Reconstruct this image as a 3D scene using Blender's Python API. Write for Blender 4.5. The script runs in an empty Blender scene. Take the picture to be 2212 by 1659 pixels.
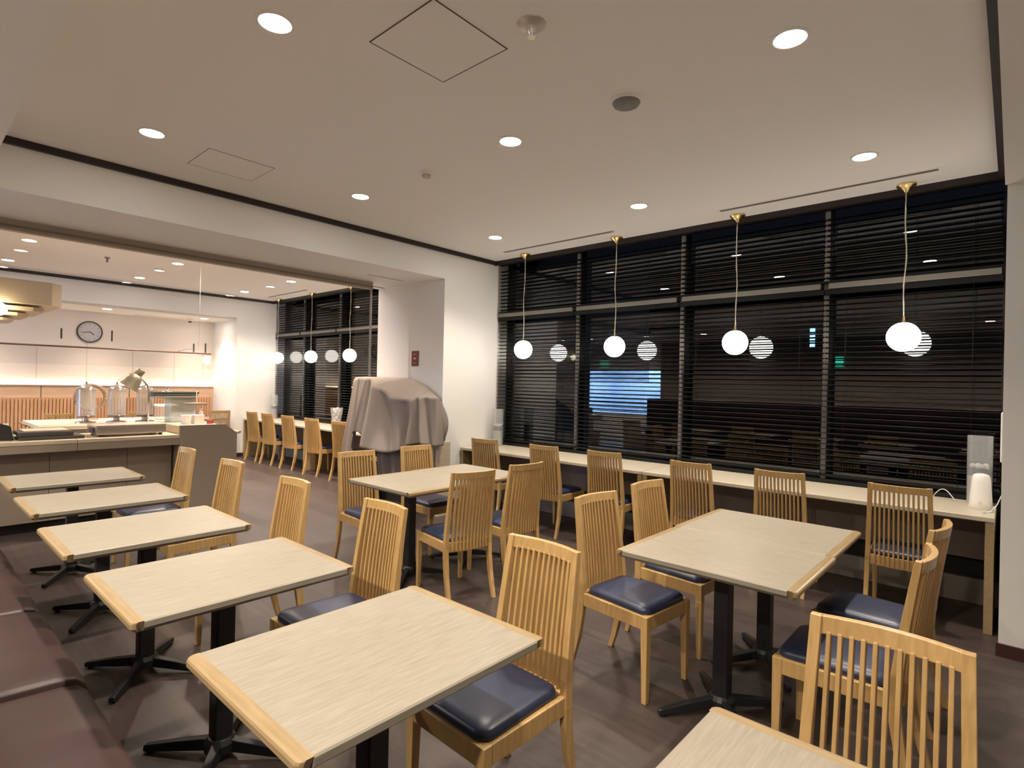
import bpy, bmesh, math, random
from mathutils import Vector, Matrix
random.seed(7)
S = bpy.context.scene
COL = S.collection
PI = math.pi

# ------------------------------------------------------------------ camera, world, exposure
F_PX, W_PX = 1211.0, 2212.0
YAW, PITCH, ROLL = 0.7305, 0.0004, 0.02136
fw = Vector((-math.sin(YAW)*math.cos(PITCH), math.cos(YAW)*math.cos(PITCH), math.sin(PITCH)))
rt = Vector((math.cos(YAW), math.sin(YAW), 0)); up = rt.cross(fw)
rr = math.cos(ROLL)*rt + math.sin(ROLL)*up
uu = -math.sin(ROLL)*rt + math.cos(ROLL)*up
cd = bpy.data.cameras.new('camera'); cam = bpy.data.objects.new('camera', cd); COL.objects.link(cam)
m = Matrix.Identity(4)
for i in range(3):
    m[i][0] = rr[i]; m[i][1] = uu[i]; m[i][2] = -fw[i]
m.translation = Vector((0, 0, 1.45)); cam.matrix_world = m
cd.sensor_fit = 'HORIZONTAL'; cd.sensor_width = 36.0; cd.lens = 36.0*F_PX/W_PX
cd.clip_start = 0.02; cd.clip_end = 200
S.camera = cam
S.view_settings.view_transform = 'Standard'; S.view_settings.look = 'None'
S.view_settings.gamma = 1.0; S.view_settings.exposure = 1.14
S.view_settings.use_curve_mapping = False
wd = bpy.data.worlds.new('night'); S.world = wd; wd.use_nodes = True
wd.node_tree.nodes['Background'].inputs[0].default_value = (0.012, 0.014, 0.02, 1)
wd.node_tree.nodes['Background'].inputs[1].default_value = 0.5

SPOT_MAIN, SPOT_FAR = 74.0, 104.0
WARM = (1.0, 0.87, 0.72); WARM_FAR = (1.0, 0.81, 0.65); GLOBE = (1.0, 0.92, 0.82)
GLOBE_E, DISC_E = 8.0, 40.0

def add_light(name, kind, loc, power, color, **kw):
    d = bpy.data.lights.new(name, kind); d.energy = power; d.color = color
    for k, v in kw.items(): setattr(d, k, v)
    o = bpy.data.objects.new(name, d); COL.objects.link(o); o.location = loc
    return o

# ------------------------------------------------------------------ materials
def new_mat(name):
    m_ = bpy.data.materials.new(name); m_.use_nodes = True
    nt = m_.node_tree; return m_, nt, nt.nodes['Principled BSDF']
def plain(name, col, rough=0.5, metal=0.0, bump=0.0, bscale=60, var=0.0, spec=0.5):
    m_, nt, b = new_mat(name); N = nt.nodes; L = nt.links
    b.inputs['Roughness'].default_value = rough; b.inputs['Metallic'].default_value = metal
    b.inputs['Specular IOR Level'].default_value = spec
    tc = N.new('ShaderNodeTexCoord'); nz = N.new('ShaderNodeTexNoise')
    nz.inputs['Scale'].default_value = bscale; nz.inputs['Detail'].default_value = 3
    L.new(tc.outputs['Object'], nz.inputs['Vector'])
    mx = N.new('ShaderNodeMix'); mx.data_type = 'RGBA'
    c = Vector(col)
    mx.inputs[6].default_value = (*(c*(1-var)), 1); mx.inputs[7].default_value = (*[min(1, v*(1+var)) for v in c], 1)
    L.new(nz.outputs['Fac'], mx.inputs[0]); L.new(mx.outputs[2], b.inputs['Base Color'])
    if bump:
        bp = N.new('ShaderNodeBump'); bp.inputs['Strength'].default_value = bump; bp.inputs['Distance'].default_value = 0.002
        L.new(nz.outputs['Fac'], bp.inputs['Height']); L.new(bp.outputs['Normal'], b.inputs['Normal'])
    return m_
def wood(name, c1, c2, axis='X', rough=0.4, scale=9, stretch=14, bump=0.1, coat=0.0, spec=0.5):
    m_, nt, b = new_mat(name); N = nt.nodes; L = nt.links
    tc = N.new('ShaderNodeTexCoord'); mp = N.new('ShaderNodeMapping')
    s = [stretch]*3; s['XYZ'.index(axis)] = 1.0
    mp.inputs['Scale'].default_value = s
    L.new(tc.outputs['Object'], mp.inputs['Vector'])
    nz = N.new('ShaderNodeTexNoise'); nz.inputs['Scale'].default_value = scale; nz.inputs['Detail'].default_value = 6
    nz.inputs['Distortion'].default_value = 0.4
    L.new(mp.outputs[0], nz.inputs['Vector'])
    n2 = N.new('ShaderNodeTexNoise'); n2.inputs['Scale'].default_value = 2.2; L.new(tc.outputs['Object'], n2.inputs['Vector'])
    ad = N.new('ShaderNodeMath'); ad.operation = 'MULTIPLY_ADD'; ad.inputs[1].default_value = 0.35
    L.new(n2.outputs['Fac'], ad.inputs[0]); L.new(nz.outputs['Fac'], ad.inputs[2])
    cr = N.new('ShaderNodeValToRGB'); cr.color_ramp.elements[0].position = 0.42; cr.color_ramp.elements[1].position = 0.86
    cr.color_ramp.elements[0].color = (*c1, 1); cr.color_ramp.elements[1].color = (*c2, 1)
    L.new(ad.outputs[0], cr.inputs[0]); L.new(cr.outputs[0], b.inputs['Base Color'])
    b.inputs['Roughness'].default_value = rough; b.inputs['Specular IOR Level'].default_value = spec
    b.inputs['Coat Weight'].default_value = coat; b.inputs['Coat Roughness'].default_value = 0.25
    bp = N.new('ShaderNodeBump'); bp.inputs['Strength'].default_value = bump; bp.inputs['Distance'].default_value = 0.001
    L.new(nz.outputs['Fac'], bp.inputs['Height']); L.new(bp.outputs['Normal'], b.inputs['Normal'])
    return m_
def emit(name, col, st):
    m_ = bpy.data.materials.new(name); m_.use_nodes = True; nt = m_.node_tree; nt.nodes.clear()
    e = nt.nodes.new('ShaderNodeEmission'); o = nt.nodes.new('ShaderNodeOutputMaterial')
    e.inputs[0].default_value = (*col, 1); e.inputs[1].default_value = st
    nt.links.new(e.outputs[0], o.inputs[0]); return m_
def clear(name, tint=(0.97, 0.98, 0.98), refl=1.0, rough=0.0, haze=0.0):
    m_ = bpy.data.materials.new(name); m_.use_nodes = True; nt = m_.node_tree; nt.nodes.clear(); N = nt.nodes; L = nt.links
    t = N.new('ShaderNodeBsdfTransparent'); t.inputs[0].default_value = (*tint, 1)
    g = N.new('ShaderNodeBsdfGlossy'); g.inputs['Roughness'].default_value = rough
    fr = N.new('ShaderNodeFresnel'); fr.inputs[0].default_value = 1.5
    mu = N.new('ShaderNodeMath'); mu.operation = 'MULTIPLY'; mu.inputs[1].default_value = refl; mu.use_clamp = True
    mx = N.new('ShaderNodeMixShader'); o = N.new('ShaderNodeOutputMaterial')
    L.new(fr.outputs[0], mu.inputs[0]); L.new(mu.outputs[0], mx.inputs[0]); L.new(t.outputs[0], mx.inputs[1]); L.new(g.outputs[0], mx.inputs[2])
    out = mx.outputs[0]
    if haze:
        df = N.new('ShaderNodeBsdfDiffuse'); df.inputs[0].default_value = (0.8, 0.82, 0.82, 1)
        m2 = N.new('ShaderNodeMixShader'); m2.inputs[0].default_value = haze
        L.new(out, m2.inputs[1]); L.new(df.outputs[0], m2.inputs[2]); out = m2.outputs[0]
    L.new(out, o.inputs[0]); return m_
def floor_mat():
    m_, nt, b = new_mat('dark_plank_floor'); N = nt.nodes; L = nt.links
    tc = N.new('ShaderNodeTexCoord'); br = N.new('ShaderNodeTexBrick')
    L.new(tc.outputs['Object'], br.inputs['Vector'])
    br.inputs['Scale'].default_value = 1.0; br.inputs['Brick Width'].default_value = 0.92; br.inputs['Row Height'].default_value = 0.118
    br.inputs['Mortar Size'].default_value = 0.0012; br.inputs['Bias'].default_value = 0.0; br.offset = 0.37
    br.inputs['Color1'].default_value = (0.046, 0.034, 0.031, 1); br.inputs['Color2'].default_value = (0.066, 0.050, 0.045, 1)
    br.inputs['Mortar'].default_value = (0.04, 0.03, 0.026, 1)
    mp = N.new('ShaderNodeMapping'); mp.inputs['Scale'].default_value = (1.2, 14, 1); L.new(tc.outputs['Object'], mp.inputs['Vector'])
    nz = N.new('ShaderNodeTexNoise'); nz.inputs['Scale'].default_value = 3.0; nz.inputs['Detail'].default_value = 6; L.new(mp.outputs[0], nz.inputs['Vector'])
    cr = N.new('ShaderNodeValToRGB'); cr.color_ramp.elements[0].color = (0.78, 0.77, 0.77, 1); cr.color_ramp.elements[1].color = (1.18, 1.15, 1.14, 1)
    cr.color_ramp.elements[0].position = 0.3; cr.color_ramp.elements[1].position = 0.72
    L.new(nz.outputs['Fac'], cr.inputs[0])
    mx = N.new('ShaderNodeMix'); mx.data_type = 'RGBA'; mx.blend_type = 'MULTIPLY'; mx.inputs[0].default_value = 1.0
    L.new(br.outputs['Color'], mx.inputs[6]); L.new(cr.outputs[0], mx.inputs[7]); L.new(mx.outputs[2], b.inputs['Base Color'])
    b.inputs['Roughness'].default_value = 0.42
    bp = N.new('ShaderNodeBump'); bp.inputs['Strength'].default_value = 0.15; bp.inputs['Distance'].default_value = 0.001
    L.new(nz.outputs['Fac'], bp.inputs['Height']); L.new(bp.outputs['Normal'], b.inputs['Normal'])
    return m_

M_floor = floor_mat()
M_ceil = plain('ceiling_plaster', (0.86, 0.83, 0.79), 0.9, bump=0.05, bscale=300, var=0.01)
M_wall = plain('wall_paper', (0.84, 0.83, 0.80), 0.85, bump=0.12, bscale=260, var=0.012)
M_wall_far = plain('alcove_panel', (0.84, 0.76, 0.69), 0.7, bscale=40, var=0.015)
M_brown = plain('dark_brown_trim', (0.022, 0.012, 0.012), 0.5)
M_basebd = plain('dark_red_baseboard', (0.055, 0.018, 0.014), 0.45)
M_black = plain('black_metal', (0.010, 0.011, 0.012), 0.45)
M_blind = plain('black_blind_slat', (0.009, 0.009, 0.0085), 0.5, spec=0.2)
M_mull = plain('grey_mullion', (0.19, 0.175, 0.15), 0.5)
M_mull2 = plain('pale_mullion', (0.45, 0.42, 0.37), 0.5)
M_dark = plain('dark_underpanel', (0.012, 0.012, 0.012), 0.6)
M_lam = wood('pale_oak_laminate', (0.24, 0.212, 0.163), (0.31, 0.278, 0.222), 'Y', 0.42, 11, 13, 0.08)
M_lamX = wood('pale_oak_laminate_x', (0.24, 0.212, 0.163), (0.31, 0.278, 0.222), 'X', 0.42, 11, 13, 0.08)
M_bar_lit = wood('pale_oak_globe_lit', (0.42, 0.37, 0.285), (0.54, 0.48, 0.385), 'X', 0.42, 11, 13, 0.08)  # table oak in a lighter colour, standing in for globe lamp light
M_strip = wood('honey_edge_strip', (0.27, 0.19, 0.095), (0.35, 0.255, 0.138), 'X', 0.3, 8, 10, 0.05, coat=0.3)
M_stripY = wood('honey_edge_strip_y', (0.27, 0.19, 0.095), (0.35, 0.255, 0.138), 'Y', 0.3, 8, 10, 0.05, coat=0.3)
M_chair = wood('honey_beech', (0.40, 0.245, 0.092), (0.54, 0.35, 0.145), 'Z', 0.35, 6, 12, 0.05, coat=0.2)
M_seat = plain('navy_vinyl', (0.022, 0.031, 0.070), 0.36, bump=0.08, bscale=220, var=0.05)
M_leather = plain('burgundy_brown_leather', (0.068, 0.036, 0.034), 0.42, bump=0.15, bscale=90, var=0.08)
M_greige = plain('greige_counter_board', (0.30, 0.245, 0.185), 0.6, var=0.02)
M_ctop = wood('counter_top_laminate', (0.52, 0.43, 0.31), (0.64, 0.55, 0.42), 'Y', 0.35, 6, 12, 0.03)
M_panel = plain('modesty_board', (0.24, 0.19, 0.16), 0.7, var=0.03)
M_plinth = plain('grey_plinth', (0.36, 0.33, 0.29), 0.7)
M_brass = plain('brass', (0.75, 0.58, 0.28), 0.28, 1.0)
M_chrome = plain('polished_chrome', (0.82, 0.80, 0.76), 0.15, 1.0)
M_steel = plain('brushed_steel', (0.48, 0.45, 0.42), 0.32, 1.0)
M_cord = plain('translucent_cord', (0.55, 0.50, 0.42), 0.4)
M_globe = emit('opal_glass_globe', GLOBE, GLOBE_E)
M_disc = emit('downlight_lens', (1.0, 0.94, 0.85), DISC_E)
M_led = emit('cove_led', (1.0, 0.80, 0.52), 8)
M_white = plain('white_plastic', (0.82, 0.80, 0.77), 0.4)
M_cloth = plain('taupe_cloth', (0.205, 0.172, 0.150), 0.9, bump=0.2, bscale=500, var=0.04)
M_cloth2 = plain('taupe_cloth_lower_layer', (0.17, 0.135, 0.12), 0.9, bump=0.2, bscale=500, var=0.04)  # darker second layer of the cloth
M_glass = clear('window_glass', (0.55, 0.57, 0.6), 2.4)
M_sheet = clear('clear_vinyl_sheet', (0.97, 0.965, 0.96), 0.5)
M_acryl = clear('clear_acrylic', (0.97, 0.97, 0.97), 0.35, 0.05, 0.16)
M_milky = clear('milky_green_plastic', (0.62, 0.72, 0.66), 0.8, 0.2, 0.5)
M_grey = plain('grey_plastic', (0.20, 0.21, 0.18), 0.4)
M_slat = wood('orange_brown_slat', (0.42, 0.22, 0.11), (0.56, 0.32, 0.17), 'Z', 0.45, 6, 10, 0.05)
M_wain = wood('light_brown_panel', (0.52, 0.34, 0.21), (0.60, 0.41, 0.27), 'Y', 0.5, 4, 8, 0.02)
M_lampw = plain('thin_wood_shade', (0.60, 0.50, 0.39), 0.7, var=0.03)
M_red = plain('maroon_plate', (0.16, 0.035, 0.03), 0.4)
M_ink = plain('dark_ink', (0.05, 0.045, 0.04), 0.5)
M_bluegrey = plain('dark_blue_pebbles', (0.07, 0.08, 0.13), 0.5, bump=0.6, bscale=70, var=0.5)
M_seam = plain('shadow_seam', (0.10, 0.08, 0.06), 0.9)

# ------------------------------------------------------------------ geometry helpers
def link(name, bm, mat, parent=None, smooth=False, bevel=0.0, seg=2):
    me = bpy.data.meshes.new(name); bmesh.ops.recalc_face_normals(bm, faces=bm.faces)
    bm.to_mesh(me); bm.free()
    for p in me.polygons: p.use_smooth = smooth
    me.materials.append(mat)
    o = bpy.data.objects.new(name, me); COL.objects.link(o)
    if parent: o.parent = parent
    if bevel:
        b = o.modifiers.new('bevel', 'BEVEL'); b.width = bevel; b.segments = seg; b.limit_method = 'ANGLE'; b.angle_limit = math.radians(40)
    return o
def bxadd(bm, x0, x1, y0, y1, z0, z1, mat4=None):
    vs = [bm.verts.new(p) for p in ((x0,y0,z0),(x1,y0,z0),(x1,y1,z0),(x0,y1,z0),(x0,y0,z1),(x1,y0,z1),(x1,y1,z1),(x0,y1,z1))]
    for f in ((3,2,1,0),(4,5,6,7),(0,1,5,4),(1,2,6,5),(2,3,7,6),(3,0,4,7)): bm.faces.new([vs[i] for i in f])
    if mat4 is not None:
        for v in vs: v.co = mat4 @ v.co
    return vs
def box(name, x0, x1, y0, y1, z0, z1, mat, parent=None, bevel=0.0, seg=2):
    bm = bmesh.new(); bxadd(bm, x0, x1, y0, y1, z0, z1); return link(name, bm, mat, parent, False, bevel, seg)
def lathe_add(bm, prof, n=24, c=(0,0,0), mat4=None):
    rings = []
    for r, z in prof:
        if r < 1e-6: rings.append([bm.verts.new((c[0], c[1], c[2]+z))])
        else: rings.append([bm.verts.new((c[0]+r*math.cos(2*PI*i/n), c[1]+r*math.sin(2*PI*i/n), c[2]+z)) for i in range(n)])
    for a, b in zip(rings, rings[1:]):
        for i in range(n):
            j = (i+1) % n
            if len(a) == 1 and len(b) == 1: continue
            if len(a) == 1: bm.faces.new((a[0], b[i], b[j]))
            elif len(b) == 1: bm.faces.new((a[i], b[0], a[j]))
            else: bm.faces.new((a[i], b[i], b[j], a[j]))
    if mat4 is not None:
        for r_ in rings:
            for v in r_: v.co = mat4 @ v.co
def lathe(name, prof, mat, parent=None, n=24, c=(0,0,0), smooth=True, mat4=None):
    bm = bmesh.new(); lathe_add(bm, prof, n, c, mat4)
    o = link(name, bm, mat, parent, smooth)
    if smooth:
        o.data.set_sharp_from_angle(angle=math.radians(40))
    return o
def tube_add(bm, pts, r, n=8, closed=False):
    pts = [Vector(p) for p in pts]; rings = []; ref = Vector((0, 0, 1))
    for i, p in enumerate(pts):
        t = (pts[min(i+1, len(pts)-1)] - pts[max(i-1, 0)]).normalized()
        q = ref if abs(t.dot(ref)) < 0.95 else Vector((1, 0, 0))
        a = t.cross(q).normalized(); b = t.cross(a)
        ri = r[i] if isinstance(r, (list, tuple)) else r
        rings.append([bm.verts.new(p + ri*(math.cos(2*PI*k/n)*a + math.sin(2*PI*k/n)*b)) for k in range(n)])
    for a, b in zip(rings, rings[1:]):
        for k in range(n): bm.faces.new((a[k], a[(k+1) % n], b[(k+1) % n], b[k]))
    bm.faces.new(rings[0]); bm.faces.new(rings[-1][::-1])
def tube(name, pts, r, mat, parent=None, n=8):
    bm = bmesh.new(); tube_add(bm, pts, r, n); return link(name, bm, mat, parent, True)
def sweep_add(bm, path, hw, hd):
    """square member swept along a path of (x, y, z); hw half width in y, hd half depth in x (lists)"""
    rings = []
    for i, (x, y, z) in enumerate(path):
        w = hw[i]; d = hd[i]
        rings.append([bm.verts.new((x+sx*d, y+sy*w, z)) for sx, sy in ((-1,-1),(1,-1),(1,1),(-1,1))])
    for a, b in zip(rings, rings[1:]):
        for k in range(4): bm.faces.new((a[k], a[(k+1) % 4], b[(k+1) % 4], b[k]))
    bm.faces.new(rings[0][::-1]); bm.faces.new(rings[-1])
def prism_add(bm, poly, z0, z1, flip=None):
    a = [bm.verts.new((x, y, z0)) for x, y in poly]; b = [bm.verts.new((x, y, z1)) for x, y in poly]
    n = len(poly)
    bm.faces.new(a[::-1]); bm.faces.new(b)
    for i in range(n): bm.faces.new((a[i], a[(i+1) % n], b[(i+1) % n], b[i]))
def struct(o, name=None):
    o['kind'] = 'structure'; return o
def tag(o, label, cat, group=None, kind=None):
    o['label'] = label; o['category'] = cat
    if group: o['group'] = group
    if kind: o['kind'] = kind
    return o
def thing(name, label, cat, loc=(0, 0, 0), rz=0.0, group=None):
    o = bpy.data.objects.new(name, None); COL.objects.link(o); o.empty_display_size = 0.1
    o.location = loc; o.rotation_euler = (0, 0, rz); return tag(o, label, cat, group)
def dup(root, loc, rz, label, group=None):
    r = root.copy(); COL.objects.link(r); r.location = loc; r.rotation_euler = (0, 0, rz); r['label'] = label
    if group: r['group'] = group
    for ch in list(root.children):
        c = ch.copy(); COL.objects.link(c); c.parent = r
        for g in ch.children:
            d = g.copy(); COL.objects.link(d); d.parent = c
    return r

# ================================================================== THE SETTING
H = 2.95; HS = 2.62
XL, XP, XF, XB = -4.78, -6.05, -10.70, -11.80    # left beam face, far side of it, far wall, alcove back wall
YC, YG = 4.96, 5.214                              # ceiling edge at the windows, glass plane
struct(box('floor', -12.4, 1.8, -5.2, 5.30, -0.1, 0.0, M_floor))
struct(box('ceiling', XL, -0.07, 0.375, YC, H, H+0.1, M_ceil))
struct(box('ceiling', XF, XP, 0.375, YC, H, H+0.1, M_ceil))
struct(box('ceiling', -11.9, 1.8, -3.1, -0.2, HS, HS+0.1, M_ceil))
struct(box('ceiling', XB, XF-0.12, -0.2, 4.31, 2.54, 2.64, M_ceil))
# beams
struct(box('wall_left', XP, XL, -0.2, 4.17, HS, H+0.1, M_wall))                 # beam over the opening
struct(box('wall_left', XP, XL, 4.17, 5.30, 0.0, H+0.1, M_wall))                # pillar
struct(box('wall_back', XF-1.1, 1.8, -0.2, 0.375, HS, H+0.1, M_wall))           # beam above the bench
struct(box('wall_right', -0.055, 1.8, 0.375, 4.15, HS, H+0.1, M_wall))          # beam right
struct(box('wall_right', -0.045, 1.8, 4.15, 5.30, 0.0, H+0.1, M_wall))          # pillar right
struct(box('wall_right', 1.7, 1.8, -3.1, 4.15, 0.0, HS, M_wall))
# far wall with the alcove opening
struct(box('wall_far', XF-0.12, XF, 4.31, 5.30, 0.0, H+0.1, M_wall))
struct(box('wall_far', XF-0.12, XF, -0.2, 4.31, 2.575, H+0.1, M_wall))
struct(box('wall_far', XB-0.1, XF-0.12, 4.31, 4.41, 0.0, 2.64, M_wall))         # alcove side wall
struct(box('wall_far', XB-0.1, XB, -3.1, 4.41, 0.0, 2.64, M_wall_far))          # alcove back wall
# kitchen wall behind the camera with its pass-through
YK = -3.0
struct(box('wall_kitchen', -11.9, -9.25, YK-0.1, YK, 0, HS, M_wall_far))
struct(box('wall_kitchen', -9.25, -6.85, YK-0.1, YK, 1.93, HS, M_wall_far))
struct(box('wall_kitchen', -9.25, -6.85, YK-0.1, YK, 0, 0.72, M_wall_far))
struct(box('wall_kitchen', -6.85, 1.8, YK-0.1, YK, 0, HS, M_panel))
M_kit = plain('kitchen_tile', (0.55, 0.68, 0.85), 0.4, var=0.02)
struct(box('wall_kitchen', -9.6, -6.5, -5.2, -5.1, 0, 2.7, M_kit))
struct(box('wall_kitchen', -9.7, -9.6, -5.2, YK-0.1, 0, 2.7, M_kit)); struct(box('wall_kitchen', -6.5, -6.4, -5.2, YK-0.1, 0, 2.7, M_kit))
struct(box('ceiling', -9.7, -6.4, -5.2, YK-0.1, 2.7, 2.8, M_kit))
add_light('kitchen_light', 'AREA', (-8.05, -4.1, 2.66), 260, (0.55, 0.78, 1.0), shape='RECTANGLE', size=1.6, size_y=0.6)
# shadow-gap trims under the ceiling
struct(box('trim_1', XL, XL+0.03, 0.375, YC, H-0.045, H, M_brown))
struct(box('trim_2', XL, -0.07, YC, YC+0.025, H-0.05, H+0.05, M_brown))
struct(box('trim_3', -0.10, -0.055, 0.375, YC, H-0.045, H, M_brown))
struct(box('trim_4', XF, XF+0.03, 0.375, YC, H-0.045, H, M_brown))
struct(box('trim_5', XF, XP, YC, YC+0.025, H-0.05, H+0.05, M_brown))
# baseboards
struct(box('baseboard_right', -0.055, 1.7, 4.135, 4.15, 0, 0.07, M_basebd))
struct(box('baseboard_pillar', XP-0.012, XL+0.012, 4.155, 4.17, 0, 0.07, M_basebd))
struct(box('baseboard_left', XL, XL+0.012, 4.17, 4.98, 0, 0.07, M_basebd))
struct(box('baseboard_far', XF, XF+0.012, 4.30, 4.98, 0, 0.07, M_basebd))
# window wall below the sill
def window_bay(n, x0, x1):
    w = bpy.data.objects.new('window_%d' % n, None); COL.objects.link(w); w['kind'] = 'structure'
    w.location = ((x0+x1)/2, YG, 0)
    def p(nm, a, b, c, d, e, f, mt, bv=0.0):
        cx = (x0+x1)/2
        return box(nm, a-cx, b-cx, c-YG, d-YG, e, f, mt, w, bv)
    p('glass', x0, x1, YG, YG+0.006, 0.74, 2.99, M_glass)
    p('sill', x0, x1, 5.06, 5.26, 0.70, 0.74, M_black)
    p('transom', x0+0.03, x1-0.03, 5.02, 5.06, 2.268, 2.312, M_mull, 0.003)
    p('outer_transom', x0, x1, 5.17, 5.21, 2.27, 2.31, M_black)
    return w
mains = [(-4.78, -3.61), (-3.61, -2.39), (-2.39, -1.15), (-1.15, -0.045)]
fars = [(-10.70, -9.71), (-9.71, -8.49), (-8.49, -7.27), (-7.27, -6.05)]
for i, (a, b) in enumerate(mains+fars): window_bay(i+1, a, b)
for i, x in enumerate([-3.61, -2.39, -1.15, -9.71, -8.49, -7.27]):
    struct(box('trim_%d' % (6+i), x-0.018, x+0.018, 5.095, 5.12, 0.74, 2.98, M_mull2))     # pale mullion cover
    struct(box('trim_%d' % (20+i), x-0.03, x+0.03, 5.125, 5.21, 0.74, 2.98, M_black))
for (a, b) in ((XL, -0.045), (XF, XP)):
    struct(box('wall_window', a, b, 5.08, 5.26, 0.17, 0.70, M_dark)); struct(box('wall_window', a, b, 5.05, 5.26, 0.0, 0.17, M_plinth))
    struct(box('wall_window', a, b, YC+0.025, 5.30, H+0.05, H+0.10, M_dark))

# alcove: upper boards, ledge with cove light, lower wainscot
struct(box('trim_30', XB, XB+0.05, -0.2, 4.30, 1.27, 1.285, M_wall_far))
for i, y in enumerate([1.62, 2.28, 2.95, 3.62, 4.12]):
    struct(box('trim_%d' % (31+i), XB, XB+0.004, y-0.006, y+0.006, 1.36, 1.9 if i != 1 else 2.0, plain('panel_seam_%d' % i, (0.66, 0.58, 0.51), 0.8)))
for i, (y, z0, z1) in enumerate([(1.93, 2.05, 2.22), (2.63, 2.05, 2.24), (3.95, 1.92, 2.10), (4.16, 1.92, 2.12)]):
    struct(box('trim_%d' % (40+i), XB, XB+0.006, y-0.012, y+0.012, z0, z1, M_seam))
w_ = struct(box('trim_50', XB, XB+0.03, -0.2, 4.31, 0.0, 1.27, M_wain))
for i, y in enumerate([1.68, 2.9]):
    struct(box('trim_%d' % (51+i), XB+0.03, XB+0.033, y-0.006, y+0.006, 1.05, 1.265, M_seam))
led = box('led_strip', XB+0.012, XB+0.04, -0.1, 4.28, 1.287, 1.297, M_led)
tag(led, 'glowing warm light strip along the ledge of the alcove wall', 'light strip')

# ================================================================== BLINDS
def blind(x0, x1, z0, z1, label, grp):
    t = thing('venetian_blind', label, 'blind', ((x0+x1)/2, 5.055, z0), 0, grp)
    hw = (x1-x0)/2 - 0.003; h = z1-z0
    box('headrail', -hw, hw, -0.028, 0.028, h-0.04, h, M_blind, t, 0.003)
    box('bottom_rail', -hw, hw, -0.024, 0.024, 0.0, 0.02, M_blind, t, 0.003)
    bm = bmesh.new(); n = int((h-0.075)/0.043)
    for i in range(n):
        z = 0.045 + i*0.043
        prof = [(-0.025, -0.0035), (-0.012, 0.0018), (0.0, 0.0032), (0.012, 0.0018), (0.025, -0.0035)]
        ang = math.radians(-5); rows = []
        for th in (0.0, -0.0016):
            for (py, pz) in prof:
                y = py*math.cos(ang)-pz*math.sin(ang); zz = py*math.sin(ang)+pz*math.cos(ang)
                rows.append((bm.verts.new((-hw, y, z+zz+th)), bm.verts.new((hw, y, z+zz+th))))
        for k in range(4):
            bm.faces.new((rows[k][0], rows[k][1], rows[k+1][1], rows[k+1][0]))
            bm.faces.new((rows[5+k][0], rows[6+k][0], rows[6+k][1], rows[5+k][1]))
        bm.faces.new((rows[0][0], rows[5][0], rows[5][1], rows[0][1])); bm.faces.new((rows[4][0], rows[4][1], rows[9][1], rows[9][0]))
    link('slats', bm, M_blind, t, True)
    for s in (-1, 1):
        bm = bmesh.new()
        for yy in (-0.026, 0.026): tube_add(bm, [(s*hw*0.72, yy, 0.02), (s*hw*0.72, yy, h-0.03)], 0.0009, 4)
        link('ladder_cord', bm, M_blind, t)
pos = ['left corner by the white pillar', 'second bay from the left pillar', 'third bay from the left pillar', 'bay beside the right wall']
for k, (a, b) in enumerate(mains):
    blind(a+0.02 if k == 0 else a, b-0.02 if k == 3 else b, 2.314, 2.945, 'short black slatted blind above the crossbar, ' + pos[k], 'black blinds in the main window wall')
    blind(a+0.02 if k == 0 else a, b-0.02 if k == 3 else b, 0.765, 2.264, 'tall black slatted blind below the crossbar, ' + pos[k], 'black blinds in the main window wall')
pos = ['at the far left end of the distant room', 'second bay from the distant far wall', 'third bay from the distant far wall', 'bay beside the cloth-covered unit']
for k, (a, b) in enumerate(fars):
    blind(a+0.02 if k == 0 else a, b-0.02 if k == 3 else b, 2.314, 2.945, 'short black blind of the distant room, ' + pos[k], 'black blinds in the distant room')
    blind(a+0.02 if k == 0 else a, b-0.02 if k == 3 else b, 0.765, 2.264, 'tall black blind of the distant room, ' + pos[k], 'black blinds in the distant room')

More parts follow.
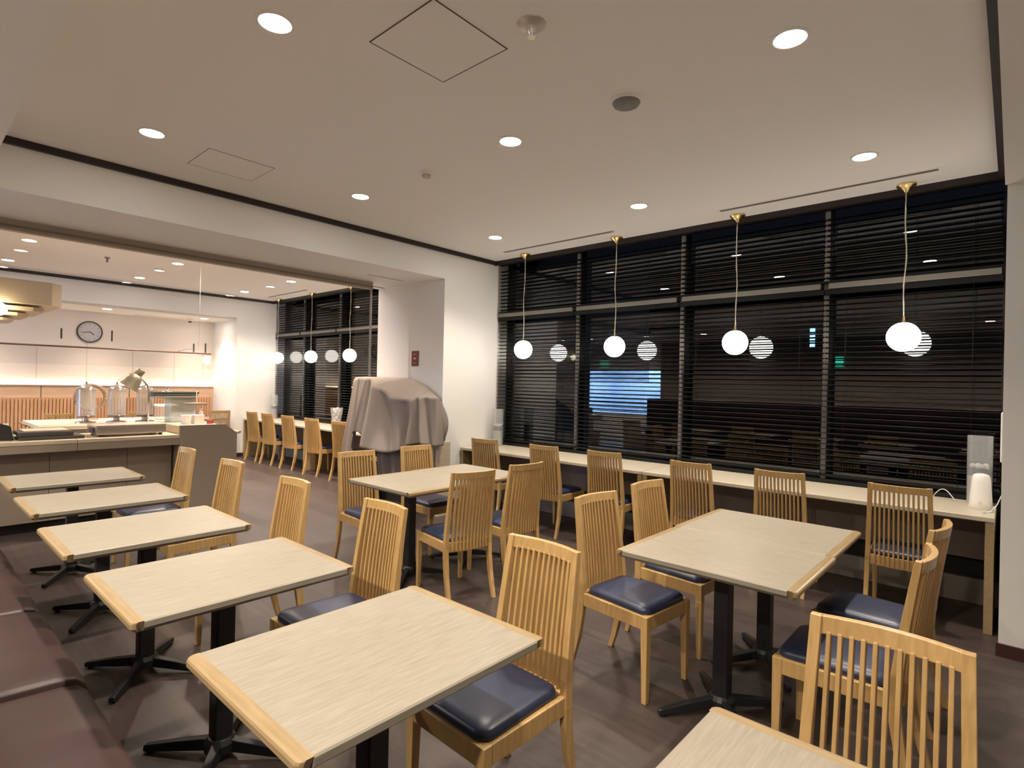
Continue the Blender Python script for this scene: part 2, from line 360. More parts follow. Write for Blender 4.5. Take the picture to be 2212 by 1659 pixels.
# ================================================================== CHAIRS
def arc(y, w, c): return -c*(1-(y/w)**2)
def back_x(z): return -0.192 - 0.060*((z-0.40)/0.47)**1.25 if z > 0.40 else -0.192
def make_chair():
    t = thing('dining_chair', '', 'chair')
    # cushion : rounded trapezoid, slightly domed
    bm = bmesh.new()
    def ring(sc, z, n=8):
        pts = []; r = 0.045
        cx = [(0.198, 0.172), (0.198, -0.172), (-0.178, -0.158), (-0.178, 0.158)]
        for k, (x, y) in enumerate(cx):
            sx, sy = (1 if x > 0 else -1), (1 if y > 0 else -1)
            ox, oy = x-sx*r, y-sy*r
            a0 = {(1, 1): PI/2, (1, -1): 0, (-1, -1): -PI/2, (-1, 1): PI}[(sx, sy)]
            for j in range(n):
                a = a0 - (PI/2)*j/(n-1)
                pts.append(((ox+r*math.cos(a))*sc+0.01*(1-sc), (oy+r*math.sin(a))*sc, z))
        return [bm.verts.new(p) for p in pts]
    rs = [ring(0.97, 0.392), ring(1.0, 0.402), ring(1.0, 0.412), ring(0.98, 0.422), ring(0.93, 0.430), ring(0.7, 0.436), ring(0.35, 0.439)]
    for a, b in zip(rs, rs[1:]):
        for k in range(len(a)): bm.faces.new((a[k], a[(k+1) % len(a)], b[(k+1) % len(a)], b[k]))
    bm.faces.new(rs[-1]); bm.faces.new(rs[0][::-1])
    link('seat_cushion', bm, M_seat, t, True)
    # seat frame
    bm = bmesh.new()
    bxadd(bm, 0.186, 0.208, -0.165, 0.165, 0.335, 0.398)
    for s in (-1, 1):
        v = bxadd(bm, -0.19, 0.20, s*0.173-0.011, s*0.173+0.011, 0.335, 0.398)
        for q in v:
            if q.co.x < 0: q.co.y -= s*0.008
    n = 8
    for k in range(n):
        y0 = -0.165+0.33*k/n; y1 = -0.165+0.33*(k+1)/n
        a = -0.185+arc(y0, 0.17, 0.024); b = -0.185+arc(y1, 0.17, 0.024)
        vs = bxadd(bm, -0.011, 0.011, y0, y1, 0.335, 0.400)
        for q in vs: q.co.x += a if abs(q.co.y-y0) < 1e-6 else b
    bmesh.ops.remove_doubles(bm, verts=bm.verts, dist=1e-5)
    link('seat_frame', bm, M_chair, t, False, 0.003)
    # backrest : posts, curved rail and thin slats
    bm = bmesh.new()
    zs = [0.36, 0.45, 0.55, 0.65, 0.76, 0.87]
    for s in (-1, 1):
        sweep_add(bm, [(back_x(z), s*(0.168-0.014*(z-0.36)/0.5), z) for z in zs], [0.0135]*6, [0.019, 0.018, 0.016, 0.014, 0.0125, 0.011])
    n = 10
    for k in range(n):
        y0 = -0.150+0.30*k/n; y1 = -0.150+0.30*(k+1)/n
        v = bxadd(bm, -0.011, 0.011, y0, y1, 0.824, 0.868)
        for q in v: q.co.x += back_x(q.co.z) + arc(q.co.y, 0.165, 0.030)
    for k in range(11):
        y = -0.150 + 0.30*(k+1)/12
        c = arc(y, 0.165, 0.027)
        zz = [0.345, 0.45, 0.56, 0.68, 0.832]
        sweep_add(bm, [(back_x(z)+c, y*(1+0.05*(0.8-z)), z) for z in zz], [0.0053]*5, [0.0135]*5)
    bmesh.ops.remove_doubles(bm, verts=bm.verts, dist=1e-5)
    link('backrest', bm, M_chair, t, False, 0.0022, 2)
    for s in (-1, 1):
        bm = bmesh.new()
        sweep_add(bm, [(0.196, s*0.170, 0.0), (0.192, s*0.168, 0.33), (0.192, s*0.168, 0.399)], [0.0125, 0.018, 0.018], [0.0125, 0.018, 0.018])
        link('leg', bm, M_chair, t, False, 0.003)
        bm = bmesh.new()
        sweep_add(bm, [(-0.262, s*0.170, 0.0), (-0.238, s*0.170, 0.08), (-0.213, s*0.169, 0.18), (-0.197, s*0.168, 0.29), (-0.192, s*0.168, 0.362)],
                  [0.0125, 0.013, 0.0135, 0.0135, 0.0135], [0.013, 0.0155, 0.018, 0.0195, 0.019])
        link('leg', bm, M_chair, t, False, 0.003)
    return t
chair0 = make_chair(); first = [True]
def place_chair(bx, by, face, label, group):
    """bx, by: middle of the top rail; face: direction the sitter looks (radians)"""
    off = 0.252
    x = bx + off*math.cos(face); y = by + off*math.sin(face)
    if first[0]:
        first[0] = False; chair0.location = (x, y, 0); chair0.rotation_euler = (0, 0, face); chair0['label'] = label; chair0['group'] = group; return chair0
    return dup(chair0, (x, y, 0), face, label, group)
D = math.radians
g = 'slat-back chairs along the row of small tables'
place_chair(-1.285, 1.625, D(-92), 'slat-back chair at the nearest table of the bench row, largest navy seat showing', g)
place_chair(-2.23, 1.60, D(-91), 'slat-back chair at the second table of the bench row', g)
place_chair(-3.115, 1.60, D(-90), 'slat-back chair at the third table of the bench row, against open floor', g)
place_chair(-4.10, 1.64, D(-88), 'slat-back chair at the fourth table of the bench row', g)
place_chair(-5.02, 1.65, D(-90), 'slat-back chair at the farthest table of the bench row, before the buffet counter', g)
place_chair(-0.22, 1.628, D(-90), 'slat-back chair closest to the camera, back frame cut by the bottom right edge', 'slat-back chair at the corner table')
g = 'slat-back chairs around the middle table'
place_chair(-4.035, 2.60, D(-3), 'slat-back chair left of the middle table, nearer of the two beside the aisle', g)
place_chair(-4.07, 3.245, D(-2), 'slat-back chair left of the middle table, in front of the cloth-covered unit', g)
place_chair(-2.66, 2.61, D(167), 'slat-back chair seen from behind at the middle table, nearer one with blue seat', g)
place_chair(-2.67, 3.165, D(174), 'slat-back chair seen from behind at the middle table, farther of the two', g)
g = 'slat-back chairs around the right square table'
place_chair(-1.665, 2.555, D(-6), 'slat-back chair left of the right square table, whole navy seat visible', g)
place_chair(-1.67, 3.13, D(-4), 'slat-back chair left of the right square table, seat tucked underneath', g)
place_chair(-0.235, 3.115, D(175), 'slat-back chair right of the right square table, farther one near the window counter', g)
place_chair(-0.235, 2.54, D(180), 'slat-back chair right of the right square table, behind the nearest chair back', g)
g = 'slat-back chairs along the window counter'
for (bx, by, w, lb) in [(-4.155, 4.22, 98, 'slat-back chair at the window counter, nearest the white pillar'),
        (-3.37, 4.235, 92, 'slat-back chair at the window counter, second from the white pillar'),
        (-2.715, 4.275, 94, 'slat-back chair at the window counter, third from the white pillar, by the counter joint'),
        (-1.89, 4.23, 90, 'slat-back chair at the window counter, right of the counter joint'),
        (-1.245, 4.275, 93, 'slat-back chair at the window counter, behind the far corner of the square table'),
        (-0.525, 4.23, 92, 'slat-back chair at the window counter, closest to the right wall')]:
    place_chair(bx, by, D(w), lb, g)
g = 'slat-back chairs along the distant window counter'
for (bx, lb) in [(-10.02, 'small distant chair at the far window counter, leftmost'), (-9.42, 'small distant chair at the far window counter, second from left'),
        (-8.70, 'small distant chair at the far window counter, middle of five'), (-7.93, 'small distant chair at the far window counter, right of the wooden leg panel'),
        (-7.16, 'small distant chair at the far window counter, half hidden by the grey cloth')]:
    place_chair(bx, 4.31, D(96), lb, g)
g = 'chairs inside the bright alcove'
place_chair(-10.58, 4.0, D(176), 'distant chair back in the alcove beyond the counter end panel', g)
place_chair(-10.58, 1.72, D(180), 'distant chair back in the alcove left of the drink dispensers', g)
place_chair(-10.58, 2.75, D(180), 'distant chair back in the alcove seen through the clear dispensers', g)

# ================================================================== TABLES
def make_table():
    t = thing('dining_table', '', 'table')
    a, b = 0.303, 0.382       # half sizes, strips at the two short (y) ends
    def top_mesh(y0, y1, r0):
        bm = bmesh.new()
        prof = [(0.0, 0.709), (0.003, 0.7115), (0.0, 0.7115)]
        lo = [(-a+0.018, 0.675), (-a, 0.690), (-a, 0.7075), (-a+0.004, 0.7115), (a-0.004, 0.7115), (a, 0.7075), (a, 0.690), (a-0.018, 0.675)]
        A = [bm.verts.new((x, y0, z)) for x, z in lo]; B = [bm.verts.new((x, y1, z)) for x, z in lo]
        n = len(lo)
        for i in range(n): bm.faces.new((A[i], A[(i+1) % n], B[(i+1) % n], B[i]))
        bm.faces.new(A[::-1]); bm.faces.new(B); return bm
    link('tabletop', top_mesh(-b+0.036, b-0.036, 0), M_lam, t)
    for s in (-1, 1):
        bm = bmesh.new(); rows = []
        for d, dz, dx in ((0.0, 0.0, 0.0), (0.024, 0.0, 0.0), (0.033, 0.003, 0.002), (0.036, 0.008, 0.006), (0.036, 0.020, 0.006), (0.018, 0.0365, 0.02)):
            pass
        y_in = s*(b-0.036)
        # cross-section in (y,z), swept in x, corners rounded by three stations at each end
        sec = [(0.0, 0.7115), (0.026, 0.7115), (0.033, 0.7095), (0.036, 0.704), (0.036, 0.691), (0.020, 0.675), (0.0, 0.675)]
        st = [(-a, 0.62), (-a+0.004, 0.85), (-a+0.012, 1.0), (a-0.012, 1.0), (a-0.004, 0.85), (a, 0.62)]
        for x, k in st: rows.append([bm.verts.new((math.copysign(min(abs(x), a-max(0.0, (0.690-pz)/0.015*0.018)), x), y_in+s*py*k, pz)) for py, pz in sec])
        for p, q in zip(rows, rows[1:]):
            for i in range(len(sec)): bm.faces.new((p[i], p[(i+1) % len(sec)], q[(i+1) % len(sec)], q[i]))
        bm.faces.new(rows[0][::-1]); bm.faces.new(rows[-1])
        link('edge_strip', bm, M_strip, t)
    box('mounting_plate', -0.14, 0.14, -0.14, 0.14, 0.665, 0.675, M_black, t, 0.002)
    box('column', -0.034, 0.034, -0.034, 0.034, 0.05, 0.666, M_black, t, 0.008, 3)
    bm = bmesh.new()
    lathe_add(bm, [(0, 0.03), (0.058, 0.03), (0.058, 0.062), (0.045, 0.082), (0, 0.082)], 16)
    for k in range(4):
        ang = PI/4 + k*PI/2 + (0.1 if k % 2 else -0.1)
        Rm = Matrix.Rotation(ang, 4, 'Z')
        pr = [(0.03, 0.022, 0.030, 0.074), (0.16, 0.018, 0.018, 0.055), (0.29, 0.015, 0.008, 0.032), (0.30, 0.013, 0.008, 0.028)]
        rings = []
        for x, hwid, z0, z1 in pr:
            rings.append([bm.verts.new(Rm @ Vector(p)) for p in ((x, -hwid, z0), (x, hwid, z0), (x, hwid*0.8, z1), (x, -hwid*0.8, z1))])
        for p, q in zip(rings, rings[1:]):
            for i in range(4): bm.faces.new((p[i], p[(i+1) % 4], q[(i+1) % 4], q[i]))
        bm.faces.new(rings[0][::-1]); bm.faces.new(rings[-1])
        lathe_add(bm, [(0, 0), (0.013, 0), (0.013, 0.012), (0, 0.012)], 10, tuple(Rm @ Vector((0.275, 0, 0))))
    link('base', bm, M_black, t, False, 0.003)
    return t
tb0 = make_table(); tf = [True]
def place_table(x, y, rz, label, group):
    if tf[0]:
        tf[0] = False; tb0.location = (x, y, 0); tb0.rotation_euler = (0, 0, rz); tb0['label'] = label; tb0['group'] = group; return
    dup(tb0, (x, y, 0), rz, label, group)
g = 'small pale tables in a row along the bench'
place_table(-1.315, 0.918, 0, 'pale wood table nearest the camera, largest in the bench row', g)
place_table(-2.250, 0.878, 0, 'pale wood table second from the camera in the bench row', g)
place_table(-3.175, 0.872, 0, 'pale wood table third from the camera in the bench row', g)
place_table(-4.135, 0.897, 0, 'pale wood table fourth from the camera in the bench row', g)
place_table(-5.100, 0.917, 0, 'pale wood table farthest along the bench row, before the buffet counter', g)
g = 'tables pushed together in pairs'
place_table(-0.958, 2.528, PI/2, 'nearer half of the right pair of pushed-together pale tables', g)
place_table(-0.968, 3.138, PI/2, 'farther half of the right pair of pushed-together pale tables, near the window counter', g)
place_table(-3.36, 2.635, PI/2, 'nearer half of the middle pair of pushed-together pale tables', g)
place_table(-3.375, 3.243, PI/2, 'farther half of the middle pair of pushed-together pale tables', g)
place_table(-0.207, 0.925, 0, 'pale wood table cut off by the bottom edge, in front of the closest chair', 'corner table')
g = 'tables in the distant room'
place_table(-8.42, 2.98, 0, 'distant table corner poking out behind the counter end panel', g)
place_table(-11.13, 1.75, 0, 'distant alcove table left of the drink dispensers', g)
place_table(-11.13, 3.85, 0, 'distant alcove table behind the counter end panel', g)

# ================================================================== WINDOW COUNTERS
def bar(x0, x1, label, grp):
    t = thing('window_counter', label, 'counter', ((x0+x1)/2, 4.745, 0), 0, grp); h = (x1-x0)/2
    box('counter_top', -h, h, -0.305, 0.30, 0.678, 0.71, M_bar_lit, t, 0.006, 3)
    for s in (-1, 1):
        box('leg_panel', s*(h-0.022)-0.022, s*(h-0.022)+0.022, -0.295, 0.255, 0.0, 0.678, M_stripY, t, 0.004)
    box('modesty_panel', -h+0.044, h-0.044, 0.215, 0.233, 0.33, 0.678, M_panel, t)
bar(-2.425, -0.075, 'pale wood window counter section on the right, holding the white humidifier', 'window counters')
bar(-4.765, -2.431, 'pale wood window counter section on the left, running to the white pillar', 'window counters')
bar(-8.38, -6.07, 'distant pale window counter section behind the grey cloth cover', 'distant window counters')
bar(-10.68, -8.386, 'distant pale window counter section at the far end', 'distant window counters')

# ================================================================== BENCH
bn = thing('banquette_bench', 'burgundy leather banquette bench along the bottom left edge', 'bench', (0, 0, 0))
x_edges = [-5.64, -4.82, -4.01, -3.205, -2.385, -1.565, -0.75, 0.07, 0.89]
for k, (a, b) in enumerate(zip(x_edges, x_edges[1:])):
    bm = bmesh.new()
    lift = -0.018 if k == 4 else 0.0
    sec = [(0.0, 0.28), (0.455, 0.28), (0.488, 0.305), (0.490, 0.345), (0.478, 0.385), (0.452, 0.410), (0.40, 0.422), (0.25, 0.430), (0.0, 0.430)]
    st = [(a+0.001, 0.90), (a+0.008, 0.955), (a+0.025, 0.985), (a+0.08, 1.0), ((a+b)/2, 1.006), (b-0.08, 1.0), (b-0.025, 0.985), (b-0.008, 0.955), (b-0.001, 0.90)]
    rows = [[bm.verts.new((x, (y if z < 0.4 or y < 0.3 else y), 0.28+(z-0.28)*s_+lift)) for y, z in sec] for x, s_ in st]
    for p, q in zip(rows, rows[1:]):
        for i in range(len(sec)): bm.faces.new((p[i], p[(i+1) % len(sec)], q[(i+1) % len(sec)], q[i]))
    bm.faces.new(rows[0][::-1]); bm.faces.new(rows[-1])
    link('seat_cushion', bm, M_leather, bn, True)
box('base', -5.64, 0.89, -0.04, 0.40, 0.0, 0.28, M_brown, bn)
box('backrest', -5.64, 0.89, -0.16, -0.04, 0.0, 1.22, M_leather, bn, 0.02, 3)
tag(bn, bn['label'], 'bench')

# ================================================================== PENDANTS
def make_pendant():
    t = thing('pendant_lamp', '', 'lamp')
    lathe('canopy', [(0, 0), (0.062, 0), (0.062, -0.012), (0.05, -0.024), (0.02, -0.045), (0.010, -0.062), (0, -0.062)], M_brass, t)
    pts = []
    for i in range(15):
        f = i/14; pts.append((0.008*math.sin(f*9+0.5)*math.sin(f*PI), 0.006*math.sin(f*7)*math.sin(f*PI), -0.055 - f*(1.03-0.085)))
    tube('cord', pts, 0.0042, M_cord, t, 6)
    tube('cord', [(p[0]+0.006*math.cos(i*1.3), p[1]+0.006*math.sin(i*1.3), p[2]) for i, p in enumerate(pts)], 0.0016, M_chrome, t, 5)
    lathe('cap', [(0, -0.955), (0.008, -0.955), (0.010, -0.985), (0.022, -0.995), (0.040, -1.005), (0.044, -1.014), (0, -1.014)], M_brass, t)
    R = 0.105; c = -1.10
    lathe('globe', [(0 if i in (0, 20) else R*math.sin(PI*i/20), c+R*math.cos(PI*i/20)) for i in range(21)], M_globe, t, 32)
    return t
pd0 = make_pendant()
main_p = [(-4.21, 'globe pendant lamp nearest the white pillar'), (-3.0, 'globe pendant lamp second from the white pillar'),
          (-1.8, 'globe pendant lamp third from the white pillar'), (-0.6, 'globe pendant lamp closest to the right wall')]
far_p = [(-10.27, 'small distant globe pendant, leftmost of the far three'), (-9.04, 'small distant globe pendant, middle of the far three'), (-7.83, 'small distant globe pendant, right of the far three')]
for i, (x, lb) in enumerate(main_p+far_p):
    lb = 'glowing white ' + lb
    gp = 'globe pendants by the main window' if i < 4 else 'globe pendants in the distant room'
    if i == 0: pd0.location = (x, 4.88, H); pd0['label'] = lb; pd0['group'] = gp
    else: dup(pd0, (x, 4.88, H), i*1.1, lb, gp)

# ================================================================== DOWNLIGHTS
dl0 = thing('downlight', '', 'light')
lathe('trim_ring', [(0.064, 0), (0.064, -0.004), (0.068, -0.006), (0.078, -0.004), (0.080, 0)], M_white, dl0, 28)
lathe('lens', [(0, -0.003), (0.064, -0.003)], M_disc, dl0, 28)
first_d = [True]
def downlight(x, y, z, label, group, power, color, cone=112):
    if first_d[0]:
        first_d[0] = False; dl0.location = (x, y, z); dl0['label'] = label; dl0['group'] = group
    else: dup(dl0, (x, y, z), 0, label, group)
    add_light('downlight_beam', 'SPOT', (x, y, z-0.02), power, color, spot_size=D(cone), spot_blend=1.0, shadow_soft_size=0.05)
rows_x = {-3.98: 'left', -2.34: 'middle', -0.735: 'right'}; rows_y = {1.07: 'nearest', 2.55: 'second', 4.14: 'window-side'}
for x, nx in rows_x.items():
    for y, ny in rows_y.items():
        downlight(x, y, H, 'round recessed downlight, %s row of the main ceiling, %s in line' % (nx, ny), 'downlights in the main ceiling', SPOT_MAIN, WARM)
for x, nx in {-9.93: 'rear', -8.26: 'front', -6.70: 'unseen added beam-side'}.items():  # row next to the beam is unseen, added and strengthened for its light
    for y, ny in {1.05: 'left', 2.55: 'middle', 4.11: 'right'}.items():
        if x == -6.70 and y == 1.05: continue
        downlight(x, y, H, 'small distant downlight, %s row, %s one beyond the beam' % (nx, ny), 'downlights in the distant ceiling', SPOT_FAR*(2.0 if x == -6.70 else 1.0), WARM_FAR, 145 if x == -6.70 else 112)
for x, y, lb in ((-11.1, 0.85, 'outside the frame'), (-11.05, 2.39, 'above the clock wall'), (-11.14, 3.9, 'beside the dome camera')):
    downlight(x, y, 2.54, 'small downlight in the lowered alcove ceiling, ' + lb, 'downlights in the alcove', SPOT_FAR*0.6, WARM_FAR)
for x, y in ((-7.9, -1.3), (-5.0, -1.3), (-2.6, -1.3), (-0.3, -1.3)):  # unseen lamps, added strong and wide to brighten camera-facing surfaces
    downlight(x, y, HS, 'unseen downlight added behind the bench to brighten surfaces facing the camera', 'added fill downlights behind the bench', SPOT_MAIN*3.3, WARM, 168)

# ================================================================== CEILING FITTINGS
def hatch(cx, cy, w, h, label):
    t = thing('ceiling_hatch', label, 'access panel', (cx, cy, H), 0, 'ceiling hatches')
    box('panel', -w/2+0.004, w/2-0.004, -h/2+0.004, h/2-0.004, -0.002, 0.0, M_ceil, t)
    bm = bmesh.new()
    for (a, b, c, d) in ((-w/2, w/2, -h/2, -h/2+0.004), (-w/2, w/2, h/2-0.004, h/2), (-w/2, -w/2+0.004, -h/2, h/2), (w/2-0.004, w/2, -h/2, h/2)):
        bxadd(bm, a, b, c, d, -0.003, 0.0)
    link('frame', bm, M_seam if cx > -3 else plain('faint_seam', (0.42, 0.37, 0.32), 0.8), t)
hatch(-1.928, 1.617, 0.435, 0.43, 'large square ceiling hatch outline at the top centre')
hatch(-4.14, 1.605, 0.40, 0.44, 'faint ceiling hatch outline near the left trim')
def slot(x0, x1, y, z, label, along='x'):
    t = thing('air_slot', label, 'air vent', ((x0+x1)/2, y, z), 0 if along == 'x' else PI/2, 'linear ceiling air slots'); h = (x1-x0)/2
    box('frame', -h, h, -0.035, 0.035, -0.003, 0.0, M_ceil, t)
    box('opening', -h+0.02, h-0.02, -0.018, 0.004, -0.005, -0.002, M_seam, t)
    box('opening', -h+0.02, h-0.02, 0.014, 0.018, -0.005, -0.002, M_seam, t)
slot(-1.89, -0.38, 4.675, H, 'long narrow air slot in the ceiling above the right globe lamps')
slot(-4.36, -2.89, 4.665, H, 'long narrow air slot in the ceiling above the left globe lamps')
slot(-10.2, -8.77, 4.65, H, 'distant narrow air slot above the far globe lamps')
t = thing('air_slot', 'narrow air slot in the alcove ceiling left of the dome camera', 'air vent', (-11.6, 3.3, 2.54), 0, 'linear ceiling air slots')
box('frame', -0.03, 0.03, -0.42, 0.42, -0.003, 0, M_ceil, t); box('opening', -0.008, 0.008, -0.4, 0.4, -0.005, -0.002, M_seam, t)
# long door-track slots in the beam underside
t = thing('ceiling_track', 'dark track groove in the beam underside by the pillar', 'track', (-5.9, 3.95, HS)); box('groove', -0.012, 0.012, -0.2, 0.2, -0.003, 0, M_seam, t)
t = thing('ceiling_track', 'faint seam line in the beam underside near the pillar top', 'track', (-5.3, 3.75, HS)); box('groove', -0.004, 0.004, -0.24, 0.24, -0.002, 0, M_seam, t)

sp = thing('ceiling_speaker', 'grey domed disc detector on the main ceiling between downlights', 'detector', (-1.54, 2.57, H))
lathe('rim', [(0, 0), (0.080, 0), (0.080, -0.008), (0.074, -0.012), (0, -0.012)], M_white, sp, 32)
lathe('dome', [(0.074, -0.010), (0.066, -0.024), (0.04, -0.033), (0, -0.036)], M_grey, sp, 32)
sp = thing('smoke_detector', 'small pale smoke detector on the main ceiling left of centre', 'detector', (-3.16, 2.56, H))
lathe('base', [(0, 0), (0.05, 0), (0.05, -0.014), (0, -0.014)], M_ceil, sp); lathe('sensor', [(0.034, -0.012), (0.030, -0.032), (0, -0.034)], M_lampw, sp)
sk = thing('sprinkler_head', 'chrome sprinkler head with clear flange at the top of the ceiling', 'sprinkler', (-1.52, 1.77, H))
lathe('flange', [(0, 0), (0.062, 0), (0.060, -0.004), (0.03, -0.010), (0, -0.010)], plain('satin_flange', (0.55, 0.5, 0.45), 0.3, 0.6), sk, 28)
lathe('body', [(0.022, -0.008), (0.020, -0.030), (0.010, -0.042), (0.006, -0.052), (0, -0.052)], M_chrome, sk, 16)
lathe('deflector', [(0, -0.056), (0.018, -0.056), (0.018, -0.053), (0, -0.053)], M_chrome, sk, 16)
sk = thing('smoke_detector', 'distant small round detector beside the downlights beyond the beam', 'detector', (-8.9, 2.5, H))
lathe('base', [(0, 0), (0.06, 0), (0.06, -0.016), (0, -0.016)], M_ceil, sk); lathe('sensor', [(0.035, -0.014), (0.028, -0.04), (0, -0.042)], M_grey, sk)
sk = thing('sprinkler_head', 'distant sprinkler head on the far ceiling at left', 'sprinkler', (-8.6, 1.85, H))
lathe('body', [(0.03, 0), (0.03, -0.01), (0.012, -0.02), (0.012, -0.06), (0.02, -0.062), (0, -0.064)], M_grey, sk)
dc = thing('dome_camera', 'white dome security camera with dark lens on the alcove ceiling', 'camera', (-11.45, 3.76, 2.54))
lathe('housing', [(0, 0), (0.065, 0), (0.062, -0.03), (0.045, -0.045), (0, -0.045)], M_white, dc); lathe('lens_dome', [(0.036, -0.044), (0.028, -0.065), (0, -0.078)], M_ink, dc)

# clear hanging screen and its rail
rl = thing('screen_rail', 'brown-grey rail under the beam holding a clear hanging screen', 'rail', (-5.68, 1.8, 0))
box('rail', -0.05, 0.02, -1.98, 2.02, 2.535, HS, plain('taupe_rail', (0.36, 0.30, 0.24), 0.6), rl); box('rail_lip', -0.012, 0.03, -1.98, 2.02, 2.56, 2.575, plain('dark_taupe', (0.2, 0.165, 0.13), 0.6), rl)
cs = thing('hanging_screen', 'clear hanging screen below the rail, edge visible before the distant blinds', 'screen', (-5.68, 1.8, 0))
box('sheet', -0.003, 0.003, -1.98, 2.0, 1.53, 2.535, M_sheet, cs); box('edge_profile', -0.008, 0.008, 2.0, 2.022, 1.50, 2.535, clear('edge_profile', (0.78, 0.76, 0.72), 1.5, 0.2, 0.25), cs)

# ================================================================== CLOTH-COVERED UNIT
cu = thing('service_cabinet', 'beige cabinet with open legs hidden under the grey cloth', 'cabinet', (-5.2, 3.90, 0))
box('body', -0.40, 0.36, 0.02, 0.26, 0.60, 1.16, M_greige, cu)
box('shelf', -0.60, 0.40, 0.0, 0.26, 0.50, 0.53, M_ctop, cu)
box('side_panel', 0.445, 0.49, 0.10, 0.26, 0.0, 0.80, M_ctop, cu); box('side_panel', 0.52, 0.58, 0.10, 0.26, 0.0, 0.80, M_ctop, cu)
box('side_panel', -0.70, -0.66, 0.05, 0.26, 0.0, 0.95, M_dark, cu)
box('back_panel', -0.66, 0.445, 0.24, 0.26, 0.0, 1.0, M_dark, cu)
def lerp_poly(P, t):
    t = max(0, min(1, t))*(len(P)-1); i = min(int(t), len(P)-2); f = t-i
    f = f*f*(3-2*f)*0.5 + f*0.5
    return tuple(P[i][k]*(1-f)+P[i+1][k]*f for k in range(len(P[0])))
# cloth stations left to right: upper fold line, then hem
TOP = [(-6.452, 4.090, 1.454), (-6.300, 4.020, 1.490), (-6.133, 3.960, 1.490), (-5.920, 3.920, 1.491), (-5.821, 3.900, 1.480), (-5.746, 3.890, 1.447), (-5.558, 3.860, 1.357), (-5.327, 3.840, 1.282), (-5.077, 3.835, 1.238), (-4.919, 3.840, 1.254), (-4.830, 3.845, 1.277), (-4.782, 3.845, 1.279), (-4.641, 3.850, 1.288), (-4.510, 3.860, 1.292), (-4.567, 3.935, 1.275), (-4.644, 4.035, 1.242), (-4.706, 4.110, 1.208)]
HEM = [(-6.590, 3.992, 0.245), (-6.317, 3.859, 0.304), (-6.121, 3.824, 0.560), (-6.104, 3.905, 0.803), (-5.982, 3.859, 0.831), (-5.671, 3.731, 0.697), (-5.424, 3.673, 0.671), (-5.143, 3.650, 0.668), (-4.925, 3.685, 0.707), (-4.811, 3.719, 0.774), (-4.707, 3.754, 0.801), (-4.543, 3.708, 0.818), (-4.444, 3.743, 0.801), (-4.397, 3.789, 0.797), (-4.427, 3.859, 0.799), (-4.484, 3.934, 0.809), (-4.514, 3.992, 0.842)]
bm = bmesh.new(); NC, NR = 128, 26; grid = []
FOLDS = [(0.06, 0.018, -0.05, 0), (0.125, 0.016, 0.07, 0), (0.20, 0.02, -0.05, 0), (0.285, 0.018, 0.08, 0), (0.335, 0.022, -0.07, 0.0), (0.40, 0.02, 0.07, 0.05), (0.45, 0.022, -0.04, 0.06), (0.505, 0.024, 0.08, 0.03), (0.58, 0.03, -0.05, 0.0), (0.645, 0.016, 0.05, 0.0), (0.70, 0.014, -0.05, 0.0), (0.735, 0.014, 0.05, 0.0), (0.80, 0.03, -0.02, 0), (0.84, 0.014, 0.06, 0), (0.90, 0.02, -0.03, 0)]
for i in range(NC+1):
    t = i/NC
    T = lerp_poly(TOP, t); Hm = lerp_poly(HEM, t)
    a = Vector(T); b = Vector(Hm); col = []
    for j in range(NR+1):
        v = j/NR
        p = a.lerp(b, v)
        k = min(1, v*1.6)
        fold = 0.0
        for (tc_, wd, am, dr) in FOLDS:
            u_ = (t - tc_ - dr*v)/wd
            fold += am*math.exp(-u_*u_)
        p.y += fold*(0.25+0.75*min(1, v*1.4)) if v > 0 else 0
        if t > 0.8: p.x += 0.07*math.sin(PI*min(1, v*1.05))*min(1, (t-0.8)*6)
        elif 0.3 < t < 0.62: p.y += 0.05*math.sin(PI*v)*math.sin((t-0.3)/0.32*PI)
        p.y = min(p.y, 4.15)
        col.append(bm.verts.new(p))
    grid.append(col)
for i in range(NC):
    for j in range(NR): bm.faces.new((grid[i][j], grid[i][j+1], grid[i+1][j+1], grid[i+1][j]))
BACK = [(-6.426, 4.100, 1.497), (-6.238, 4.130, 1.505), (-5.848, 4.140, 1.502), (-5.401, 4.140, 1.500), (-5.207, 4.140, 1.464), (-5.020, 4.140, 1.397), (-4.871, 4.140, 1.316), (-4.757, 4.140, 1.237), (-4.733, 4.140, 1.207)]
prev = [g_[0] for g_ in grid]
for j in range(1, 9):
    row = []
    for i in range(NC+1):
        t = i/NC; a = Vector(lerp_poly(TOP, t)); b = Vector(lerp_poly(BACK, t)); f = j/8
        p = a.lerp(b, f); p.z += 0.012*math.sin(PI*f)*math.sin(PI*t)
        p.y = min(p.y, 4.15); row.append(bm.verts.new(p))
    for i in range(NC): bm.faces.new((prev[i], prev[i+1], row[i+1], row[i]))
    prev = row
cl = link('draped_cloth', bm, M_cloth, None, True)
so = cl.modifiers.new('solid', 'SOLIDIFY'); so.thickness = 0.004; so.offset = 0
tag(cl, 'large grey-brown cloth draped over the unit before the pillar', 'cloth')
bm = bmesh.new(); rows = []
for i in range(25):
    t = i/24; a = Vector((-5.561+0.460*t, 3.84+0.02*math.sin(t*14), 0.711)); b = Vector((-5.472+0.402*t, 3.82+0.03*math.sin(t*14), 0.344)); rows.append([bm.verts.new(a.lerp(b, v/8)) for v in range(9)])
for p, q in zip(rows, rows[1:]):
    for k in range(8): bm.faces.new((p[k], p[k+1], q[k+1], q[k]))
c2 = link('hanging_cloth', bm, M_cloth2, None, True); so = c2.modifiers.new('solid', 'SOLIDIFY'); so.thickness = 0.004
tag(c2, 'darker strip of cloth hanging below the large draped cover', 'cloth')

